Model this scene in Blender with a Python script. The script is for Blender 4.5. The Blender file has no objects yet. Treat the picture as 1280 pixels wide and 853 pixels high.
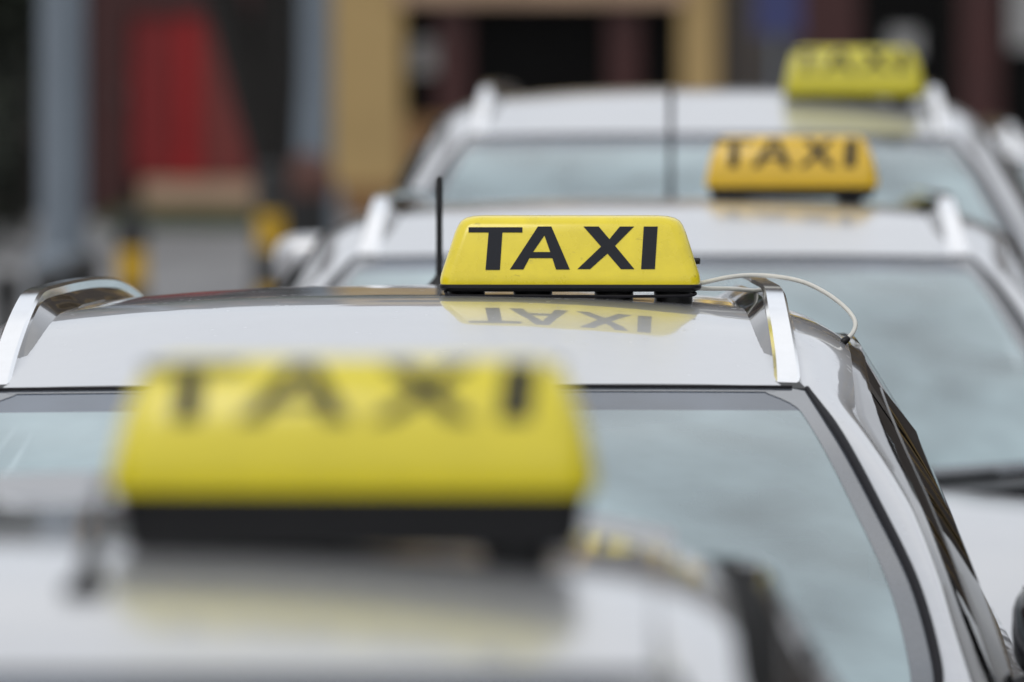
import bpy, bmesh, math, random
from mathutils import Vector, Matrix
random.seed(7)
R = math.radians
scene = bpy.context.scene
C = scene.collection

# ------------------------------------------------------------------ camera
F = 10600.0            # focal length in photo pixels (1280 wide)
CZ = 1.87              # eye height, the horizon runs along the top of the picture
cam_d = bpy.data.cameras.new('camera')
cam_d.sensor_width = 36.0
cam_d.lens = F / 1280.0 * 36.0
cam_d.clip_start = 0.1
cam_d.clip_end = 3000
cam_d.dof.use_dof = True
cam_d.dof.focus_distance = 11.62
cam_d.dof.aperture_fstop = 4.7
cam = bpy.data.objects.new('camera', cam_d)
C.objects.link(cam)
cam.location = (0, 0, CZ)
cam.rotation_euler = (R(90) - math.atan(426.5 / F), 0, 0)
scene.camera = cam

# ------------------------------------------------------------------ sky, sun, exposure
SUN_EL, SUN_AZ = R(52), R(205)
w = bpy.data.worlds.new('World'); scene.world = w; w.use_nodes = True
nt = w.node_tree; nt.nodes.clear()
out = nt.nodes.new('ShaderNodeOutputWorld'); bg = nt.nodes.new('ShaderNodeBackground')
sky = nt.nodes.new('ShaderNodeTexSky'); sky.sky_type = 'NISHITA'; sky.sun_disc = False
sky.sun_elevation = SUN_EL; sky.sun_rotation = SUN_AZ; sky.air_density = 1.0; sky.dust_density = 3.0
tc = nt.nodes.new('ShaderNodeTexCoord'); nz = nt.nodes.new('ShaderNodeTexNoise')
nz.inputs['Scale'].default_value = 2.8; nz.inputs['Detail'].default_value = 5
nt.links.new(tc.outputs['Generated'], nz.inputs['Vector'])
cr = nt.nodes.new('ShaderNodeValToRGB')
cr.color_ramp.elements[0].position = 0.35; cr.color_ramp.elements[0].color = (6.8, 7.15, 7.7, 1)
cr.color_ramp.elements[1].position = 0.68; cr.color_ramp.elements[1].color = (9.9, 9.9, 9.9, 1)
nt.links.new(nz.outputs['Fac'], cr.inputs['Fac'])
mx = nt.nodes.new('ShaderNodeMixRGB'); mx.inputs['Fac'].default_value = 0.86
nt.links.new(sky.outputs[0], mx.inputs['Color1']); nt.links.new(cr.outputs[0], mx.inputs['Color2'])
nt.links.new(mx.outputs[0], bg.inputs['Color']); bg.inputs['Strength'].default_value = 0.125
nt.links.new(bg.outputs[0], out.inputs[0])
sl = bpy.data.lights.new('sun', 'SUN'); sl.energy = 0.8; sl.angle = R(25); sl.color = (1.0, 0.96, 0.9)
sun = bpy.data.objects.new('sun', sl); C.objects.link(sun)
sun.rotation_euler = (R(90) - SUN_EL, 0, R(180) - SUN_AZ)
# sun stands behind the camera: aim it explicitly
sd = Vector((math.sin(SUN_AZ) * math.cos(SUN_EL), math.cos(SUN_AZ) * math.cos(SUN_EL), math.sin(SUN_EL)))
sun.rotation_euler = sd.to_track_quat('Z', 'Y').to_euler()
vs = scene.view_settings
vs.view_transform = 'Standard'; vs.look = 'None'; vs.exposure = 0.03; vs.gamma = 1.0; vs.use_curve_mapping = False
scene.cycles.use_denoising = True
scene.cycles.max_bounces = 10
scene.cycles.transparent_max_bounces = 16
scene.cycles.sample_clamp_indirect = 8

# ------------------------------------------------------------------ materials
def srgb(r, g, b):
    f = lambda c: (c / 255 / 12.92) if c / 255 <= 0.04045 else ((c / 255 + 0.055) / 1.055) ** 2.4
    return (f(r), f(g), f(b))

def mat(name, col, rough=0.5, metal=0.0, coat=0.0, var=0.12, scale=8.0, bump=0.0, bscale=60.0, spec=0.5,
        rvar=0.06, trans=0.0, coat_rough=0.03):
    m = bpy.data.materials.new(name); m.use_nodes = True
    t = m.node_tree; b = t.nodes['Principled BSDF']
    b.inputs['Metallic'].default_value = metal
    b.inputs['Specular IOR Level'].default_value = spec
    b.inputs['Coat Weight'].default_value = coat
    b.inputs['Coat Roughness'].default_value = coat_rough
    co = t.nodes.new('ShaderNodeTexCoord'); n = t.nodes.new('ShaderNodeTexNoise')
    n.inputs['Scale'].default_value = scale; n.inputs['Detail'].default_value = 6; n.inputs['Roughness'].default_value = 0.6
    t.links.new(co.outputs['Object'], n.inputs['Vector'])
    r = t.nodes.new('ShaderNodeValToRGB')
    lo = [c * (1 - var) for c in col]; hi = [min(1, c * (1 + var)) for c in col]
    r.color_ramp.elements[0].position = 0.3; r.color_ramp.elements[0].color = (*lo, 1)
    r.color_ramp.elements[1].position = 0.7; r.color_ramp.elements[1].color = (*hi, 1)
    t.links.new(n.outputs['Fac'], r.inputs['Fac']); t.links.new(r.outputs[0], b.inputs['Base Color'])
    mr = t.nodes.new('ShaderNodeMapRange')
    mr.inputs['To Min'].default_value = max(0.0, rough - rvar); mr.inputs['To Max'].default_value = min(1, rough + rvar)
    t.links.new(n.outputs['Fac'], mr.inputs['Value']); t.links.new(mr.outputs[0], b.inputs['Roughness'])
    if bump:
        n2 = t.nodes.new('ShaderNodeTexNoise'); n2.inputs['Scale'].default_value = bscale; n2.inputs['Detail'].default_value = 5
        t.links.new(co.outputs['Object'], n2.inputs['Vector'])
        bp = t.nodes.new('ShaderNodeBump'); bp.inputs['Strength'].default_value = bump; bp.inputs['Distance'].default_value = 0.01
        t.links.new(n2.outputs['Fac'], bp.inputs['Height']); t.links.new(bp.outputs[0], b.inputs['Normal'])
    return m

def glass_mat(name, tint, mist=0.0, mist_col=(0.75, 0.8, 0.8), ior=1.52):
    """thin glazing: sees through, mirrors by Fresnel; mist = breath and dust film on the pane"""
    m = bpy.data.materials.new(name); m.use_nodes = True
    t = m.node_tree; t.nodes.clear()
    o = t.nodes.new('ShaderNodeOutputMaterial')
    tr = t.nodes.new('ShaderNodeBsdfTransparent'); tr.inputs[0].default_value = (*tint, 1)
    gl = t.nodes.new('ShaderNodeBsdfGlossy'); gl.inputs['Roughness'].default_value = 0.015
    fr = t.nodes.new('ShaderNodeFresnel'); fr.inputs['IOR'].default_value = ior + 0.35
    base = tr.outputs[0]
    if mist > 0:
        df = t.nodes.new('ShaderNodeBsdfDiffuse'); df.inputs[0].default_value = (*mist_col, 1)
        co = t.nodes.new('ShaderNodeTexCoord'); n = t.nodes.new('ShaderNodeTexNoise')
        n.inputs['Scale'].default_value = 3.2; n.inputs['Detail'].default_value = 1.5; n.inputs['Distortion'].default_value = 0.4
        t.links.new(co.outputs['Object'], n.inputs['Vector'])
        n2 = t.nodes.new('ShaderNodeTexVoronoi'); n2.inputs['Scale'].default_value = 38; n2.feature = 'SMOOTH_F1'
        t.links.new(co.outputs['Object'], n2.inputs['Vector'])
        mr = t.nodes.new('ShaderNodeMapRange'); mr.inputs['From Min'].default_value = 0.3; mr.inputs['From Max'].default_value = 0.7
        mr.inputs['To Min'].default_value = mist * 0.66; mr.inputs['To Max'].default_value = mist * 1.28
        t.links.new(n.outputs['Fac'], mr.inputs['Value'])
        mm = t.nodes.new('ShaderNodeMath'); mm.operation = 'MULTIPLY_ADD'; mm.inputs[1].default_value = 0.03
        n3 = t.nodes.new('ShaderNodeTexVoronoi'); n3.inputs['Scale'].default_value = 13; n3.feature = 'SMOOTH_F1'; n3.inputs['Randomness'].default_value = 1
        t.links.new(co.outputs['Object'], n3.inputs['Vector'])
        m3 = t.nodes.new('ShaderNodeMath'); m3.operation = 'MULTIPLY_ADD'; m3.inputs[1].default_value = -0.09
        t.links.new(n3.outputs['Distance'], m3.inputs[0]); t.links.new(mr.outputs[0], m3.inputs[2])
        t.links.new(n2.outputs['Distance'], mm.inputs[0]); t.links.new(m3.outputs[0], mm.inputs[2])
        ms = t.nodes.new('ShaderNodeMixShader')
        t.links.new(mm.outputs[0], ms.inputs[0]); t.links.new(base, ms.inputs[1]); t.links.new(df.outputs[0], ms.inputs[2])
        base = ms.outputs[0]
    mf = t.nodes.new('ShaderNodeMixShader')
    t.links.new(fr.outputs[0], mf.inputs[0]); t.links.new(base, mf.inputs[1]); t.links.new(gl.outputs[0], mf.inputs[2])
    t.links.new(mf.outputs[0], o.inputs[0])
    return m

M = {}
M['silver'] = mat('silver_paint', (0.50, 0.51, 0.53), 0.34, 0.55, 1.0, 0.03, 40, coat_rough=0.015)
M['silver_dark'] = mat('pewter_paint', (0.40, 0.41, 0.44), 0.34, 0.55, 1.0, 0.03, 40, coat_rough=0.015)
def grime(m, amount=0.7):
    """fine dried dust spots that break the clear coat"""
    t = m.node_tree; b = t.nodes['Principled BSDF']
    co = t.nodes.new('ShaderNodeTexCoord'); v = t.nodes.new('ShaderNodeTexVoronoi'); v.inputs['Scale'].default_value = 42
    n = t.nodes.new('ShaderNodeTexNoise'); n.inputs['Scale'].default_value = 7; n.inputs['Detail'].default_value = 6
    t.links.new(co.outputs['Object'], v.inputs['Vector']); t.links.new(co.outputs['Object'], n.inputs['Vector'])
    th = t.nodes.new('ShaderNodeMapRange'); th.inputs['From Min'].default_value = 0.45; th.inputs['From Max'].default_value = 0.75
    th.inputs['To Min'].default_value = 0.0; th.inputs['To Max'].default_value = 0.26
    t.links.new(n.outputs['Fac'], th.inputs['Value'])
    lt = t.nodes.new('ShaderNodeMath'); lt.operation = 'LESS_THAN'
    t.links.new(v.outputs['Distance'], lt.inputs[0]); t.links.new(th.outputs[0], lt.inputs[1])
    cw = t.nodes.new('ShaderNodeMath'); cw.operation = 'MULTIPLY_ADD'; cw.inputs[1].default_value = -amount; cw.inputs[2].default_value = 1.0
    t.links.new(lt.outputs[0], cw.inputs[0]); t.links.new(cw.outputs[0], b.inputs['Coat Weight'])
    cr_ = t.nodes.new('ShaderNodeMapRange'); cr_.inputs['From Min'].default_value = 0.35; cr_.inputs['From Max'].default_value = 0.8
    cr_.inputs['To Min'].default_value = 0.012; cr_.inputs['To Max'].default_value = 0.09
    t.links.new(n.outputs['Fac'], cr_.inputs['Value']); t.links.new(cr_.outputs[0], b.inputs['Coat Roughness'])
    n4 = t.nodes.new('ShaderNodeTexNoise'); n4.inputs['Scale'].default_value = 5; n4.inputs['Detail'].default_value = 2
    t.links.new(co.outputs['Object'], n4.inputs['Vector'])
    bp = t.nodes.new('ShaderNodeBump'); bp.inputs['Strength'].default_value = 0.12; bp.inputs['Distance'].default_value = 0.008
    t.links.new(n4.outputs['Fac'], bp.inputs['Height']); t.links.new(bp.outputs[0], b.inputs['Coat Normal'])
grime(M['silver'])
M['white_paint'] = mat('white_paint', (0.74, 0.75, 0.77), 0.3, 0.0, 1.0, 0.03, 20)
M['black_trim'] = mat('black_trim', (0.007, 0.007, 0.008), 0.42, 0.0, 0.0, 0.2, 30, spec=0.3)
M['black_gloss'] = mat('black_gloss', (0.010, 0.010, 0.012), 0.12, 0.0, 0.6, 0.2, 30)
M['edge_reflection'] = mat('reflection_black', (0.006, 0.006, 0.006), 0.8, spec=0.1)  # dark reflection on the roof edge, put into a matt black colour
M['rubber'] = mat('rubber', (0.008, 0.0075, 0.010), 0.6, 0.0, 0.0, 0.2, 50, bump=0.05, spec=0.15)
M['frit'] = mat('ceramic_frit', (0.075, 0.085, 0.10), 0.03, 0, 0.4, var=0.15, scale=200, spec=1.0, rvar=0.01)
M['cowl'] = mat('grey_cowl_plastic', (0.06, 0.065, 0.07), 0.6)
M['chrome'] = mat('brushed_chrome', (0.86, 0.87, 0.89), 0.13, 1.0, 0.0, 0.03, 30, rvar=0.04)
M['glass'] = glass_mat('windscreen_glass', (0.80, 0.86, 0.86), 0.47, (0.56, 0.73, 0.78))
M['side_glass'] = glass_mat('tinted_side_glass', (0.22, 0.24, 0.24))
M['shade_band'] = glass_mat('sun_band_glass', (0.30, 0.38, 0.50), 0.22, (0.32, 0.42, 0.58))
M['interior'] = mat('interior_plastic', (0.035, 0.036, 0.04), 0.7, bump=0.1, bscale=200)
M['seat'] = mat('seat_fabric', (0.09, 0.09, 0.10), 0.9, bump=0.2, bscale=300)
M['yellow'] = mat('lemon_plastic', (0.74, 0.60, 0.015), 0.28, 0, 0.4, 0.08, 22, coat_rough=0.1)
def scuffs(m):
    t = m.node_tree; b = t.nodes['Principled BSDF']; src = b.inputs['Base Color'].links[0].from_socket
    co = t.nodes.new('ShaderNodeTexCoord'); v = t.nodes.new('ShaderNodeTexNoise'); v.inputs['Scale'].default_value = 90; v.inputs['Detail'].default_value = 5
    mp = t.nodes.new('ShaderNodeMapping'); mp.inputs['Scale'].default_value = (0.5, 1, 1)
    t.links.new(co.outputs['Object'], mp.inputs['Vector']); t.links.new(mp.outputs[0], v.inputs['Vector'])
    k = t.nodes.new('ShaderNodeMapRange'); k.inputs['From Min'].default_value = 0.66; k.inputs['From Max'].default_value = 0.74; k.inputs['To Max'].default_value = 0.45
    t.links.new(v.outputs['Fac'], k.inputs['Value'])
    mi = t.nodes.new('ShaderNodeMixRGB'); mi.inputs['Color2'].default_value = (0.20, 0.15, 0.03, 1)
    t.links.new(k.outputs[0], mi.inputs['Fac']); t.links.new(src, mi.inputs['Color1']); t.links.new(mi.outputs[0], b.inputs['Base Color'])
scuffs(M['yellow'])
M['yellow0'] = mat('bright_lemon_plastic', (0.66, 0.56, 0.012), 0.3, 0, 0.4, 0.05, 14, coat_rough=0.1)
M['amber'] = mat('amber_plastic', (0.64, 0.40, 0.010), 0.3, 0, 0.4, 0.05, 14, coat_rough=0.1)
M['lime'] = mat('greenish_yellow_plastic', (0.52, 0.46, 0.012), 0.3, 0, 0.4, 0.06, 14, coat_rough=0.1)
M['ink'] = mat('letter_vinyl', (0.010, 0.012, 0.017), 0.5, var=0.15, scale=60, spec=0.2)
M['cable'] = mat('cable_sheath', (0.58, 0.57, 0.52), 0.4, var=0.08, scale=60)
M['headlight'] = mat('headlight_lens', (0.7, 0.73, 0.76), 0.08, 0.3, 1.0)
M['taillight'] = mat('taillight_lens', (0.35, 0.01, 0.01), 0.15, 0, 1.0)
M['rim'] = mat('alloy_rim', (0.55, 0.56, 0.58), 0.3, 0.9)
M['plate'] = mat('plate_white', (0.75, 0.75, 0.72), 0.4)
M['asphalt'] = mat('asphalt', (0.055, 0.056, 0.058), 0.85, var=0.25, scale=3, bump=0.4, bscale=120)
M['paving'] = mat('pale_paving', (0.235, 0.235, 0.24), 0.8, var=0.15, scale=2, bump=0.2, bscale=60)
M['kerb'] = mat('kerb_granite', (0.27, 0.27, 0.27), 0.8, var=0.15, scale=12, bump=0.2)
M['earth'] = mat('ground_earth', (0.09, 0.085, 0.07), 0.95, var=0.3, scale=0.5)
M['ochre'] = mat('ochre_render', srgb(168, 143, 97), 0.9, var=0.1, scale=1.5, bump=0.2, bscale=40)
M['orange_wall'] = mat('brownish_render', srgb(122, 92, 60), 0.9, var=0.1, scale=1.5, bump=0.2, bscale=40)
M['grey_wall'] = mat('grey_brown_render', srgb(70, 65, 62), 0.9, var=0.12, scale=1.5, bump=0.2, bscale=40)
M['maroon'] = mat('maroon_paint', srgb(56, 18, 16), 0.55, var=0.15, scale=3)
M['darkred'] = mat('dark_red_paint', srgb(112, 10, 12), 0.5, var=0.1, scale=3)
M['red'] = mat('bright_red_paint', srgb(135, 5, 10), 0.45, var=0.08, scale=3)
M['brickred'] = mat('dull_red_paint', srgb(104, 40, 36), 0.7, var=0.12, scale=3)
M['brownwall'] = mat('dark_brown_render', srgb(30, 20, 19), 0.9, var=0.15, scale=2, bump=0.2)
M['plinth'] = mat('sandstone_plinth', srgb(166, 140, 118), 0.9, var=0.15, scale=2, bump=0.3)
M['pane'] = mat('dark_window_glass', (0.004, 0.004, 0.004), 0.3, var=0.3, spec=0.06)
M['paper'] = mat('grey_paper', srgb(150, 150, 150), 0.8)
M['blue'] = mat('blue_enamel', srgb(52, 58, 105), 0.4)
M['zinc'] = mat('grey_blue_pole_paint', srgb(112, 122, 132), 0.55, 0.2, var=0.08, scale=5)
M['bollard_black'] = mat('bollard_black', (0.02, 0.02, 0.02), 0.5)
M['bollard_yellow'] = mat('bollard_yellow', (0.52, 0.31, 0.01), 0.5)
M['bark'] = mat('dark_bark', (0.011, 0.010, 0.009), 0.95, var=0.3, scale=10, bump=0.6, bscale=30)
M['leaf'] = mat('leaf_green', (0.045, 0.07, 0.022), 0.6, var=0.4, scale=3)
M['leaf_dark'] = mat('leaf_dark', (0.008, 0.012, 0.005), 0.7, var=0.4, scale=3)
M['grass'] = mat('grass_green', (0.05, 0.075, 0.025), 0.8, var=0.3, scale=4)
M['bin'] = mat('bin_plastic', (0.012, 0.012, 0.012), 0.5)
M['bin_lid'] = mat('bin_lid_brown', srgb(96, 62, 52), 0.6)
M['roof_tile'] = mat('roof_tile', srgb(96, 60, 48), 0.9, var=0.2, scale=3)

# ------------------------------------------------------------------ mesh helpers
def link(name, verts, faces, m, parent=None, smooth=False, sharp=None):
    me = bpy.data.meshes.new(name)
    me.from_pydata([tuple(v) for v in verts], [], faces)
    me.validate(); me.update()
    bm = bmesh.new(); bm.from_mesh(me); bmesh.ops.recalc_face_normals(bm, faces=bm.faces); bm.to_mesh(me); bm.free()
    if smooth:
        me.shade_smooth()
        if sharp: me.set_sharp_from_angle(angle=R(sharp))
    me.materials.append(m)
    o = bpy.data.objects.new(name, me); C.objects.link(o)
    if parent: o.parent = parent
    return o

def thing(name, label, cat, loc=(0, 0, 0), rz=0, group=None):
    o = bpy.data.objects.new(name, None); C.objects.link(o); o.empty_display_size = 0.2
    o.location = loc; o.rotation_euler = (0, 0, rz); o['label'] = label; o['category'] = cat
    if group: o['group'] = group
    return o

def tag(o, label, cat, group=None):
    o['label'] = label; o['category'] = cat
    if group: o['group'] = group
    return o

class MB:
    def __init__(s): s.v = []; s.f = []
    def add(s, vs, fs):
        n = len(s.v); s.v += [Vector(v) for v in vs]; s.f += [[i + n for i in f] for f in fs]; return s
    def box(s, a, b):
        (x0, y0, z0), (x1, y1, z1) = a, b
        vs = [(x0,y0,z0),(x1,y0,z0),(x1,y1,z0),(x0,y1,z0),(x0,y0,z1),(x1,y0,z1),(x1,y1,z1),(x0,y1,z1)]
        return s.add(vs, [(0,3,2,1),(4,5,6,7),(0,1,5,4),(1,2,6,5),(2,3,7,6),(3,0,4,7)])
    def grid(s, fn, nu, nv):
        vs = [fn(i / nu, j / nv) for j in range(nv + 1) for i in range(nu + 1)]
        fs = [(j*(nu+1)+i, j*(nu+1)+i+1, (j+1)*(nu+1)+i+1, (j+1)*(nu+1)+i) for j in range(nv) for i in range(nu)]
        return s.add(vs, fs)
    def slab(s, fn, nu, nv, off):
        """closed sheet: grid fn and the same grid moved by off(u,v)"""
        n = len(s.v)
        top = [Vector(fn(i / nu, j / nv)) for j in range(nv + 1) for i in range(nu + 1)]
        bot = [Vector(fn(i / nu, j / nv)) + Vector(off) for j in range(nv + 1) for i in range(nu + 1)]
        k = len(top); idx = lambda i, j: j * (nu + 1) + i
        fs = []
        for j in range(nv):
            for i in range(nu):
                q = (idx(i, j), idx(i+1, j), idx(i+1, j+1), idx(i, j+1))
                fs.append(q); fs.append(tuple(k + a for a in reversed(q)))
        rim = [idx(i, 0) for i in range(nu)] + [idx(nu, j) for j in range(nv)] + [idx(i, nv) for i in range(nu, 0, -1)] + [idx(0, j) for j in range(nv, 0, -1)]
        for a, b in zip(rim, rim[1:] + rim[:1]): fs.append((b, a, a + k, b + k))
        return s.add(top + bot, fs)
    def tube(s, pts, r, n=10, closed=False, cap=True):
        pts = [Vector(p) for p in pts]
        rs = r if isinstance(r, (list, tuple)) else [r] * len(pts)
        rings = []; ref = None
        for i, p in enumerate(pts):
            a = pts[i-1] if (i > 0 or closed) else p
            b = pts[(i+1) % len(pts)] if (i < len(pts)-1 or closed) else p
            t = (b - a).normalized()
            if ref is None: ref = t.orthogonal().normalized()
            ref = (ref - t * ref.dot(t)).normalized(); bi = t.cross(ref)
            rings.append([p + (ref * math.cos(2*math.pi*k/n) + bi * math.sin(2*math.pi*k/n)) * rs[i] for k in range(n)])
        vs = [v for q in rings for v in q]; fs = []
        L = len(rings)
        for i in range(L if closed else L - 1):
            j = (i + 1) % L
            for k in range(n): fs.append((i*n+k, i*n+(k+1)%n, j*n+(k+1)%n, j*n+k))
        if cap and not closed: fs += [tuple(reversed(range(n))), tuple((L-1)*n + k for k in range(n))]
        return s.add(vs, fs)
    def sweep(s, pts, secs, cap=True):
        """secs[i] = list of offset vectors round point i"""
        n = len(secs[0]); vs = [Vector(p) + Vector(o) for p, q in zip(pts, secs) for o in q]; fs = []
        for i in range(len(pts) - 1):
            for k in range(n): fs.append((i*n+k, i*n+(k+1)%n, (i+1)*n+(k+1)%n, (i+1)*n+k))
        if cap: fs += [tuple(reversed(range(n))), tuple((len(pts)-1)*n + k for k in range(n))]
        return s.add(vs, fs)
    def lathe(s, prof, c=(0, 0, 0), n=24, axis='z'):
        vs = []; fs = []
        for r, h in prof:
            for k in range(n):
                a = 2 * math.pi * k / n
                if axis == 'z': vs.append((c[0]+r*math.cos(a), c[1]+r*math.sin(a), c[2]+h))
                elif axis == 'x': vs.append((c[0]+h, c[1]+r*math.cos(a), c[2]+r*math.sin(a)))
                else: vs.append((c[0]+r*math.cos(a), c[1]+h, c[2]+r*math.sin(a)))
        for i in range(len(prof) - 1):
            for k in range(n): fs.append((i*n+k, i*n+(k+1)%n, (i+1)*n+(k+1)%n, (i+1)*n+k))
        fs += [tuple(reversed(range(n))), tuple((len(prof)-1)*n + k for k in range(n))]
        return s.add(vs, fs)
    def build(s, name, m, parent=None, smooth=False, sharp=None):
        return link(name, s.v, s.f, m, parent, smooth, sharp)

def spline(pts, t):
    """Catmull-Rom through pts, t in 0..1"""
    n = len(pts) - 1; x = min(max(t, 0), 1) * n; i = min(int(x), n - 1); f = x - i
    P = [Vector(pts[min(max(i + k, 0), n)]) for k in (-1, 0, 1, 2)]
    if i == 0: P[0] = P[1] * 2 - P[2]
    if i == n - 1: P[3] = P[2] * 2 - P[1]
    return 0.5 * ((2*P[1]) + (P[2]-P[0])*f + (2*P[0]-5*P[1]+4*P[2]-P[3])*f*f + (3*P[1]-P[0]-3*P[2]+P[3])*f**3)

def lerp(a, b, t): return a + (b - a) * t
def table(tab, x):
    if x <= tab[0][0]: return tab[0][1]
    for (x0, y0), (x1, y1) in zip(tab, tab[1:]):
        if x <= x1:
            t = (x - x0) / (x1 - x0); t = t * t * (3 - 2 * t) * 0.5 + t * 0.5
            return lerp(y0, y1, t)
    return tab[-1][1]
def at(px, py, Y): return Vector(((px - 640) / F * Y, Y, CZ - py / F * Y))

# ------------------------------------------------------------------ ground, road, pavement
def sheet(name, x0, y0, x1, y1, z, m, kind='structure', t=0.0):
    b = MB()
    if t: b.box((x0, y0, z - t), (x1, y1, z))
    else: b.add([(x0,y0,z),(x1,y0,z),(x1,y1,z),(x0,y1,z)], [(0,1,2,3)])
    o = b.build(name, m); o['kind'] = kind; return o
sheet('ground', -1500, -1500, 1500, 1500, -0.02, M['earth'])
sheet('road', -6, -60, 5.5, 36, 0.0, M['asphalt'])
sheet('pavement', -40, 36.15, 40, 67.9, 0.12, M['paving'], t=0.13)
sheet('kerb', -40, 36.0, 40, 36.15, 0.13, M['kerb'], t=0.14)
sheet('pavement', 5.65, -60, 18.9, 36, 0.12, M['paving'], t=0.13)
sheet('kerb', 5.5, -60, 5.65, 36.0, 0.13, M['kerb'], t=0.14)
sheet('pavement', -23.9, -60, -6.15, 36, 0.12, M['paving'], t=0.13)
sheet('kerb', -6.15, -60, -6.0, 36.0, 0.13, M['kerb'], t=0.14)

# ------------------------------------------------------------------ the car
RP = [0.62, 0.28, 0.20, 0.036]    # roof bend: crest, length of the bend, slope towards the header, fall to the rear
def zc(y):                       # roof centre line
    c, L, k, rd = RP
    if y > c: return 1.464 - rd * ((y - c) / (1.95 - c)) ** 2
    if y > c - L: return 1.464 - 0.5 * k * (c - y) ** 2 / L
    return 1.464 - 0.5 * k * L - k * (c - L - max(y, -0.2))
WT = [(0.0, 0.614), (0.3, 0.612), (0.6, 0.612), (1.2, 0.600), (1.7, 0.575), (2.1, 0.545)]
def W(y): return table(WT, y)
def drop(s): return 0.028 * (s / 0.86) ** 2.5 + 0.029 * max(0, (s - 0.8) / 0.2) ** 2
def roof_pt(s, y): return Vector((s * W(y), y, zc(y) - drop(abs(s))))
SI = 0.865                       # roof panel ends here, the side frame begins
GL = [None, (0.586, -0.09, 1.300), (0.628, -0.27, 1.225), (0.670, -0.46, 1.140), (0.691, -0.62, 1.062), (0.692, -0.70, 1.020), (0.672, -0.76, 0.985)]
OU = [None, (0.637, -0.03, 1.284), (0.676, -0.20, 1.222), (0.702, -0.38, 1.150), (0.722, -0.56, 1.078), (0.745, -0.74, 1.005), (0.76, -0.86, 0.965)]
def glass_edge(t): return spline(GL, t)
def _chain(pts_roof, pts_pillar):
    """resample roof edge + pillar edge as one smooth curve, parameter -1..0..1"""
    L = pts_roof + pts_pillar; n = len(L) - 1; k0 = len(pts_roof)
    def f(t): return spline(L, (k0 * (t + 1)) / n if t < 0 else (k0 + (n - k0) * t) / n)
    return f
def set_roof(*p):
    global inner, outer
    RP[:] = p
    h = roof_pt(SI, 0.10); GL[0] = (h.x + 0.014, 0.10, h.z); OU[0] = tuple(roof_pt(1.0, 0.12))
    inner = _chain([roof_pt(SI, y) + Vector((0.014 * max(0, 1 - y * 2), 0, 0)) for y in (2.08, 1.75, 1.4, 1.1, 0.85, 0.62, 0.42, 0.25)], [Vector(p) for p in GL])
    outer = _chain([roof_pt(1.0, y) for y in (2.08, 1.75, 1.4, 1.1, 0.85, 0.64, 0.45, 0.28)], [Vector(p) for p in OU])
set_roof(0.62, 0.28, 0.20, 0.036)
def wind(u, t):                  # u -1..1, t 0..1 header to cowl
    e = glass_edge(t); by = lerp(0.10, 0.27, t); bz = lerp(0.007, -0.028, t) + 0.014 * math.sin(math.pi * t)
    q = 1 - u * u
    return Vector((e.x * u, e.y - by * q, e.z + bz * q))
def wind_n(u, t, h):
    a = wind(u + 0.01, t) - wind(u - 0.01, t); tt = min(max(t, .01), .99); b = wind(u, tt + 0.01) - wind(u, tt - 0.01)
    n = a.cross(b).normalized(); n = n if n.z > 0 else -n
    return wind(u, t) + n * h
BELT = [(-0.95, 0.775, 0.955), (-0.4, 0.795, 0.972), (0.2, 0.805, 0.982), (0.9, 0.812, 0.99), (1.6, 0.80, 1.0), (2.3, 0.74, 1.012)]
def belt(t): p = spline([(b[1], b[0], b[2]) for b in BELT], t); return p
def frame_top(t):                # upper edge of the door glass, t 0 front foot .. 1 rear
    L = [(0.768, -0.80, 0.972), (0.742, -0.58, 1.062), (0.715, -0.36, 1.142), (0.685, -0.14, 1.220), (0.654, 0.06, 1.290), (0.634, 0.30, 1.345),
         (0.632, 0.65, 1.378), (0.630, 1.10, 1.385), (0.612, 1.55, 1.372), (0.585, 1.95, 1.335), (0.60, 2.18, 1.25)]
    return spline(L, t)
def side(t, r):                  # r 0 top .. 1 belt
    a = frame_top(t); tb = t; b = belt(tb); p = a.lerp(b, r)
    p.x += 0.022 * math.sin(math.pi * r); return p

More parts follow.
